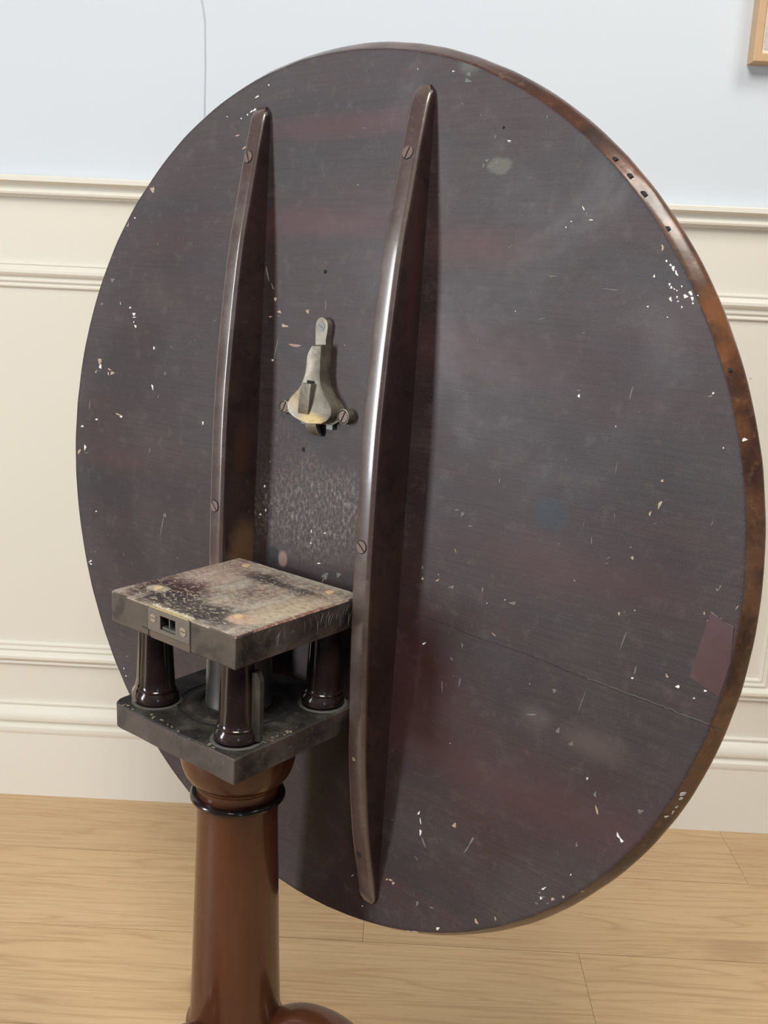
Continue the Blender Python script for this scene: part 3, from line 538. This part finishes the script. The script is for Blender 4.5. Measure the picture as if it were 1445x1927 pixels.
# ---- spring latch
latch = None
bl = [(-.0105, .1528), (-.0134, .1488), (-.0163, .1425), (-.0175, .1310), (-.0191, .1233), (-.0226, .1152), (-.0274, .1095), (-.0345, .1030), (-.0387, .0964), (-.0385, .0902), (-.0329, .0850), (-.0227, .0815), (-.0118, .0795)]
br = [(.0009, .1537), (.0012, .1500), (.0011, .1440), (.0014, .1328), (.0016, .1253), (.0032, .1180), (.0055, .1133), (.0098, .1073), (.0145, .1026), (.0180, .0970), (.0179, .0915), (.0142, .0860), (.0062, .0815)]
def curve(p, m=4):
    q = []
    for i in range(len(p)-1):
        a, b, c, d = p[max(i-1, 0)], p[i], p[i+1], p[min(i+2, len(p)-1)]
        for k in range(m):
            t = k/m; q.append(tuple(.5*((2*b[j])+(-a[j]+c[j])*t+(2*a[j]-5*b[j]+4*c[j]-d[j])*t*t+(-a[j]+3*b[j]-3*c[j]+d[j])*t**3) for j in (0, 1)))
    return q+[p[-1]]
bl, br = curve(bl), curve(br); out = bl+br[::-1]
bm = bmesh.new(); D = .0135
def scl(p, c, k): return (c[0]+(p[0]-c[0])*k, c[1]+(p[1]-c[1])*k)
cc = (-.010, .105); n = len(out)
base = [bm.verts.new((x, y, 0)) for x, y in out]; mid = [bm.verts.new((x, y, D-.0012)) for x, y in out]
lip = [bm.verts.new((x, y, D)) for x, y in [scl(p, cc, .975) for p in out]]; inn = [bm.verts.new((x, y, D-.0003)) for x, y in [scl(p, cc, .90) for p in out]]
for A, B in ((base, mid), (mid, lip), (lip, inn)):
    for i in range(n): bm.faces.new((A[i], A[(i+1) % n], B[(i+1) % n], B[i]))
m_ = len(bl)
for i in range(m_-1):
    bm.faces.new((inn[i], inn[i+1], inn[n-2-i], inn[n-1-i]))
latch = link('latch', bm, MBR, table, 35, TM); latch['label'] = 'tarnished brass spring latch between the two bearers'
# strap with top screw
bm = bmesh.new(); pts = [(-.0130, .150), (-.0137, .160), (-.0142, .168)]
for k in range(9): a = PI-k*PI/8; pts.append((-.0066+.0075*math.cos(a), .1705+.0075*math.sin(a)))
pts += [(.0008, .166), (-.0006, .158), (-.0002, .150)]
prism(bm, pts, -.0002, .0062); bevel(bm, .0009, 2, .9)
link('mounting_strap', bm, MBR, latch, 35)
screw(latch, (-.0066, .1695, .0063), (0, 0, 1), -.5, .0040, MLOCK, h=.0003)
# ears with collars
for (x, y, r, hh) in ((.0275, .0910, .0072, .0078), (-.0530, .0905, .0066, .0040)):
    bm = bmesh.new(); lathe(bm, [(r*1.05, -.0002), (r, .001), (r, hh), (r*.86, hh+.0003), (r*.80, hh-.001), (0, hh-.001)], 28)
    m = Matrix.Translation((x, y, 0)); link('screw_collar', bm, MBR, latch, 40, m)
    screw(latch, (x, y, hh-.0004), (0, 0, 1), 1.1, r*.74, MSCR, h=.0004)
bm = bmesh.new(); prism(bm, [(.010, .108), (.0165, .1035), (.0225, .0975), (.024, .091), (.020, .086), (.012, .0815), (.002, .0805), (-.02, .081), (-.035, .084), (-.048, .086), (-.050, .095), (-.040, .100), (-.02, .118), (.002, .118)], -.0002, .0040); bevel(bm, .0006, 1, .9)
link('base_plate', bm, MBR, latch, 35)
# thumb lever, pushed up out of the plate
bm = bmesh.new(); secs = []
for k, (v, xa, xb, z1) in enumerate([(.0885, -.0238, -.0105, D+.0006), (.0915, -.0232, -.0095, D+.0018), (.098, -.0216, -.0078, D+.0030), (.106, -.0196, -.0064, D+.0040), (.1175, -.0172, -.0046, D+.0048)]):
    secs.append([(xa, v, D-.0010), (xa, v, z1-.0004), (xa+.0006, v, z1), (xb-.0004, v, z1), (xb, v, z1-.0006), (xb, v, D-.0010)])
loft(bm, secs); link('thumb_lever', bm, MBR, latch, 30)
bm = bmesh.new(); box(bm, -.0145, -.0052, .1176, .1200, D-.002, D+.00015); link('slot', bm, MDARK, latch)
bm = bmesh.new(); secs = []
for v, z0, z1 in ((.085, .003, .0085), (.078, .0035, .0085), (.072, .0025, .0065), (.0685, .0005, .0030)):
    secs.append([(-.0205+(.085-v)*.15, v, z0), (-.0205+(.085-v)*.15, v, z1), (-.0068+(.085-v)*.25, v, z1), (-.0068+(.085-v)*.25, v, z0)])
loft(bm, secs); link('spring_bolt', bm, MBR, latch, 30)
bm = bmesh.new(); box(bm, .004, .0115, .0765, .082, 0, .004); link('plate_foot', bm, MLOCK, latch)
bm = bmesh.new(); box(bm, -.027, -.022, .078, .083, 0, .006); link('plate_foot', bm, MLOCK, latch)

# ---- birdcage
PB = PHI+.01762
UB = Vector((math.cos(PB), math.sin(PB), 0)); NB = Vector((math.sin(PB), -math.cos(PB), 0))
def BM(z):
    m = Matrix((UB, -NB, Z)).transposed().to_4x4(); m.translation = Vector((-.00239, .00055, z)); return m
ZT, Z1, Z2, Z3 = .68, .65165, .57411, .55054
A2, B2 = .0821, .0784
def board_outline(rl, nz, rb=.002):
    pts = []
    for cx, cy, a0, r in ((A2, B2, 0, rb), (-A2, B2, 90, rb), (-A2, -B2, 180, rl), (A2, -B2, 270, .0012)):
        sx = 1 if cx > 0 else -1; s_y = 1 if cy > 0 else -1
        for k in range(6): a = math.radians(a0+18*k); pts.append((cx-sx*r+r*math.cos(a), cy-s_y*r+r*math.sin(a)))
    out = []
    for p, q in zip(pts, pts[1:]+pts[:1]):
        L = math.hypot(q[0]-p[0], q[1]-p[1]); m = max(1, int(L/.006))
        for k in range(m):
            t = k/m; out.append((p[0]+(q[0]-p[0])*t, p[1]+(q[1]-p[1])*t))
    return out
def board(z, th, rl, seed, wob):
    o = board_outline(rl, 0); bm = bmesh.new(); secs = []
    for dz, ins in ((-th, .0012), (-th+.0012, 0), (-th*.5, 0), (-.0012, 0), (0, .0012)):
        s = []
        for x, y in o:
            r = math.hypot(x, y); n = noise.noise(Vector((x*40+seed, y*40, dz*20)))*wob; k = (r-ins*1.2+n)/r
            s.append((x*k, y*k, dz+(noise.noise(Vector((x*30, y*30, seed)))*wob*.6 if dz > -.002 else 0)))
        secs.append(s)
    loft(bm, secs); return bm
def carve(o, bmc, m):
    me = bpy.data.meshes.new('c'); bmesh.ops.recalc_face_normals(bmc, faces=bmc.faces); bmc.to_mesh(me); bmc.free(); t = bpy.data.objects.new('c', me); C.objects.link(t); t.matrix_world = m
    md = o.modifiers.new('b', 'BOOLEAN'); md.operation = 'DIFFERENCE'; md.object = t; md.solver = 'EXACT'
    bpy.context.view_layer.update(); dg = bpy.context.evaluated_depsgraph_get(); nm = bpy.data.meshes.new_from_object(o.evaluated_get(dg)); o.modifiers.clear(); o.data = nm; bpy.data.objects.remove(t)
bm = board(0, ZT-Z1, .006, 1.0, .0005)
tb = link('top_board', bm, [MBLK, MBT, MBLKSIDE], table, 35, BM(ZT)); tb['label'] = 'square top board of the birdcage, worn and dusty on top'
bmc = bmesh.new(); box(bmc, -.0105, .0095, -B2-.01, -B2+.014, -.0175, -.0052)
carve(tb, bmc, BM(ZT))
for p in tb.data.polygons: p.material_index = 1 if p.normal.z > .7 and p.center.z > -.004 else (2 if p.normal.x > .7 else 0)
# strike plate with its hole
y0 = -B2-.0008; bm = bmesh.new()
X0, X1, ZL, ZU = -.0265, .0275, -.0212, -.0006
for (a, b, c, d) in ((X0, -.0105, ZL, ZU), (.0095, X1, ZL, ZU), (-.0105, .0095, ZL, -.0175), (-.0105, .0095, -.0052, ZU)): box(bm, a, b, y0, -B2+.0004, c, d)
bmesh.ops.remove_doubles(bm, verts=bm.verts, dist=1e-6)
sp = link('strike_plate', bm, MPLATE, tb); sp['label'] = 'dull metal strike plate with a square hole'
bm = bmesh.new(); box(bm, X0+.002, X1-.002, y0+.0001, -B2+.0010, ZU, .0006); link('plate_edge', bm, MPLEDGE, tb)['label'] = 'bright brass upper edge of the strike plate'
bm = bmesh.new(); box(bm, -.0022, -.0008, -B2+.002, -B2+.012, -.0175, -.0052); box(bm, -.0095, .0095, -B2+.001, -B2+.012, -.0175, -.0152); box(bm, .004, .009, -B2+.004, -B2+.012, -.0155, -.0125)
link('lock_mechanism', bm, MLOCK, tb)['label'] = 'grey metal works inside the strike hole'
for x, z, rt in ((-.0195, -.0095, .35), (.0195, -.0120, .5)):
    m_n = (0, -1, 0); s = screw(tb, (x, y0-.0001, z), m_n, rt, .0040, MBSCR, h=.0004)
bm = bmesh.new(); box(bm, -.0235, .0275, -B2-.0004, -B2+.003, -.0280, -.0216); bevel(bm, .0003, 1); link('inlay_strip', bm, MBLK, tb)
for q in ((-.0274, -.0267, -.0280, -.0008), (.0277, .0283, -.0280, -.0010), (-.036, -.0275, -.0219, -.0213)):
    bm = bmesh.new(); box(bm, q[0], q[1], -B2-.00025, -B2+.001, q[2], q[3]); link('joint_line', bm, MCRK, tb)
# splintered rim behind the plate
bm = bmesh.new(); nx, ny = 46, 9; g = []
for i in range(nx+1):
    row = []
    for j in range(ny+1):
        x = -.027+.056*i/nx; t = j/ny; wdt = .0085*(.45+.9*abs(noise.noise(Vector((x*90, 2, 0)))))
        y = -B2+.0002+t*wdt; e = min(1, 4*t, 4*(1-t))*min(1, i/4, (nx-i)/4)
        z = -.0004+e*(.0012+.0030*abs(noise.noise(Vector((x*420, y*300, 3))))+.0014*noise.noise(Vector((x*900, y*500, 7))))
        row.append(bm.verts.new((x, y, z)))
    g.append(row)
for i in range(nx):
    for j in range(ny): bm.faces.new((g[i][j], g[i+1][j], g[i+1][j+1], g[i][j+1]))
link('splintered_edge', bm, MSPLINT, tb)['label'] = 'pale splintered wood behind the strike plate'
for x, y in ((-.0577, -.0431), (.0479, -.0440), (-.0560, .0629), (.0564, .0612)):
    bm = bmesh.new(); k = 14; prism(bm, [((.0042+rnd.uniform(-.0005, .0005))*math.cos(2*PI*i/k), (.0042+rnd.uniform(-.0005, .0005))*math.sin(2*PI*i/k)) for i in range(k)], -.002, .0008)
    bevel(bm, .0003, 1); o = link('peg_end', bm, MPEG, tb, mw=Matrix.Translation((x, y, 0))); o['label'] = 'light tan end of a baluster peg'
# flakes of dust and loose grain on the top
bm = bmesh.new()
for _ in range(150):
    x = rnd.uniform(-.078, .079); y = rnd.uniform(-.072, .074)
    if rnd.random() < .35: x, y = rnd.gauss(-.03, .02), rnd.gauss(-.045, .013)
    if abs(x) > .079 or abs(y) > .075: continue
    l = rnd.uniform(.0003, .0017); wd = rnd.uniform(.0002, .0005); a = rnd.gauss(0, .5); d = Vector((math.cos(a), math.sin(a))); n_ = Vector((-d.y, d.x))
    p = Vector((x, y)); prism(bm, [tuple(p-d*l-n_*wd*.3), tuple(p-n_*wd), tuple(p+d*l), tuple(p+n_*wd)], 0, .0006)
o = link('wood_flakes', bm, MSPLINT, tb); o['kind'] = 'stuff'

bm = board(0, Z2-Z3, .012, 5.0, .0009)
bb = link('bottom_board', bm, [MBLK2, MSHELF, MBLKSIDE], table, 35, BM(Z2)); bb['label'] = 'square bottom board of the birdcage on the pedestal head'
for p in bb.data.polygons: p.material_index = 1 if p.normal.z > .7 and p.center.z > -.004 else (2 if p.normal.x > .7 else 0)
bm = bmesh.new(); lathe(bm, [(.0505, 0), (.0510, .0004), (.0535, .0004), (.0545, 0)], 80); link('ring_groove', bm, MDARK, bb)['label'] = 'dark ring worn into the board'
bm = bmesh.new(); lathe(bm, [(.0325, .0004), (.0335, .0010), (.0445, .0007), (.0460, 0)], 80); link('collar_ring', bm, MSHELF, bb, 40)
for i, (x, y) in enumerate(((-.0548, -.0475), (.0550, -.0500), (-.0560, .0560), (.0572, .0552))):
    pr = [(0, 0), (.0165, 0), (.0192, .0020), (.0199, .0052), (.0192, .0086), (.0176, .0108), (.0172, .0116), (.0178, .0124), (.0178, .0136), (.0166, .0148), (.0161, .0170), (.0157, .030), (.0150, .045), (.0142, .060), (.0138, .0710), (.0138, Z1-Z2+.0005), (0, Z1-Z2+.0005)]
    bm = bmesh.new(); lathe(bm, pr, 48)
    m = BM(Z2)@Matrix.Translation((x, y, 0)); bal = link('baluster', bm, MBAL, table, 35, m)
    bm = bmesh.new(); lathe(bm, [(.0195, .0002), (.0205, .0008), (.0222, .0006), (.0232, .0001)], 40); link('dust_ring', bm, MDUST, bal, 40)
    if i == 0:
        # split half standing off the left baluster
        bm = bmesh.new(); secs = []
        for z, o1, o2 in ((.0, .0215, .0172), (.004, .0222, .0178), (.010, .0222, .0176), (.014, .0195, .0162), (.022, .0178, .0150), (.045, .0166, .0142), (.0705, .0152, .0136)):
            s = []
            for a in (212, 222, 232, 240): s.append(((o1+.0015)*math.cos(math.radians(a)), o1*math.sin(math.radians(a)), z))
            for a in (240, 232, 222, 212): s.append(((o2+.0022)*math.cos(math.radians(a)), (o2+.0012)*math.sin(math.radians(a)), z))
            secs.append(s)
        loft(bm, secs); link('split_piece', bm, MSPLIT, bal, 40)['label'] = 'pale split-off slip of the left baluster'
    if i == 1:
        bm = bmesh.new(); secs = []
        for z, q in ((.003, 1.0), (.020, 1), (.045, 1), (.056, .95), (.0645, .35)):
            c_ = Vector((.0172, .0060)); e1 = Vector((.92, .38)); e2 = Vector((-.38, .92)); s = []
            for a, b in ((-.003, -.0045), (.0045*q, -.0045), (.0045*q, .0040), (-.003, .0040)): p = c_+e1*a+e2*b; s.append((p.x, p.y, z))
            secs.append(s)
        loft(bm, secs); link('split_piece', bm, MPOST, bal)['label'] = 'dark splinter standing beside the front baluster'
bm = bmesh.new(); lathe(bm, [(0, .0005), (.0300, .0005), (.0312, .0030), (.0312, .004), (.0305, .006), (.0298, .04), (.0295, Z1-Z2+.0004), (0, Z1-Z2+.0004)], 64)
o = link('centre_post', bm, MPOST, table, 35, Matrix.Translation((0, 0, Z2))); o['label'] = 'thick dark post turning inside the birdcage'

# tool scratches across the right face of the top board
bm = bmesh.new()
for i in range(30):
    y = rnd.uniform(.012, .070) if i < 22 else rnd.uniform(-.07, .01); z0 = rnd.uniform(-.012, -.002); l = rnd.uniform(.004, .014); bw = rnd.uniform(-.003, .002)
    secs = []
    for k in range(7):
        t = k/6; yy = y+bw*math.sin(PI*t*.5)*2; zz = z0-l*t; hw = .00022*math.sin(PI*(.08+.84*t))
        secs.append([(A2-.0003, yy-hw, zz), (A2+.0002, yy, zz), (A2-.0003, yy+hw, zz)])
    loft(bm, secs)
o = link('tool_scratches', bm, MG, tb); o['kind'] = 'stuff'
# chips and rubbed spots on the bottom board
bm = bmesh.new()
for _ in range(26):
    if rnd.random() < .5: x, y = A2-.0015-abs(rnd.gauss(0, .004)), rnd.gauss(-.018, .010)
    else: x, y = rnd.uniform(-.07, .07), -B2+.002+abs(rnd.gauss(0, .003))
    l = rnd.uniform(.0004, .0022); wd = rnd.uniform(.0002, .0006); a = rnd.gauss(.3, .5); d = Vector((math.cos(a), math.sin(a))); n_ = Vector((-d.y, d.x)); p = Vector((x, y))
    prism(bm, [tuple(p-d*l), tuple(p-n_*wd), tuple(p+d*l), tuple(p+n_*wd)], -.0006, .0007)
o = link('chips', bm, MSPLIT, bb); o['kind'] = 'stuff'

# ---- pedestal
pp = [(0, Z3), (.0500, Z3), (.0530, .5455), (.0540, .5390), (.0542, .5320), (.0536, .5230), (.0520, .5150), (.0495, .5085), (.0465, .5040), (.0440, .5015), (.0425, .5005), (.0418, .4990),
      (.0412, .4975), (.0400, .4965), (.0398, .4945), (.0392, .4925), (.0388, .4895), (.0388, .4790), (.0384, .4745), (.0381, .4600), (.0386, .4400), (.0395, .4100), (.0406, .3700), (.0417, .3300),
      (.0429, .2900), (.0440, .2600), (.0449, .2435), (.0462, .2400), (.0480, .2385), (.0488, .2350), (.0480, .2312), (.0462, .2296), (.0455, .2280), (.0470, .2220), (.0500, .2080), (.0505, .1900), (.0490, .1600),
      (.0470, .1200), (.0440, .1000), (.0350, .0920), (0, .0920)]
bm = bmesh.new(); lathe(bm, pp[::-1], 96); ped = link('pedestal_column', bm, MSH, table, 30); ped['label'] = 'glossy turned mahogany column'
bm = bmesh.new(); k = 14; secs = []
lathe(bm, [(.0386+.0026+.0042*math.cos(2*PI*i/k)*.85, .4833+.0036*math.sin(2*PI*i/k)) for i in range(k+1)], 96)
bmesh.ops.remove_doubles(bm, verts=bm.verts, dist=1e-6)
link('collar_bead', bm, MBAL, ped, 60)['label'] = 'thin black ring turned round the column neck'
for th in (-16, 104, 235):
    path = [(.030, .195, .020, .032), (.048, .219, .022, .031), (.068, .2345, .0235, .0290), (.090, .2375, .0245, .0265), (.112, .2290, .0240, .0250), (.140, .2010, .0215, .0235), (.172, .1500, .0180, .0200), (.205, .1000, .0150, .0165), (.240, .0580, .0140, .0140), (.280, .0330, .0150, .0125), (.320, .0220, .0200, .0110), (.350, .0180, .0240, .0100), (.372, .0160, .0180, .0080), (.384, .0150, .0060, .0040)]
    P = []
    for i in range((len(path)-1)*6+1):
        P.append([smooth_interp(i/6, [(k_, q_[j]) for k_, q_ in enumerate(path)]) for j in range(4)])
    secs = []
    for i, (r, z, wd, hh) in enumerate(P):
        a, b = P[max(0, i-1)], P[min(len(P)-1, i+1)]; d = Vector((b[0]-a[0], b[1]-a[1])).normalized(); n = Vector((-d.y, d.x)); s = []
        for q in range(32):
            an = 2*PI*q/32; ca, sa = math.cos(an), math.sin(an); ex = .8
            cx_ = wd*math.copysign(abs(ca)**ex, ca); cz_ = hh*math.copysign(abs(sa)**ex, sa)
            s.append((r+n.x*cz_, cx_, max(.0, z+n.y*cz_)))
        secs.append(s)
    bm = bmesh.new(); loft(bm, secs)
    link('leg', bm, MSH, table, 50, Matrix.Rotation(math.radians(th), 4, 'Z'))
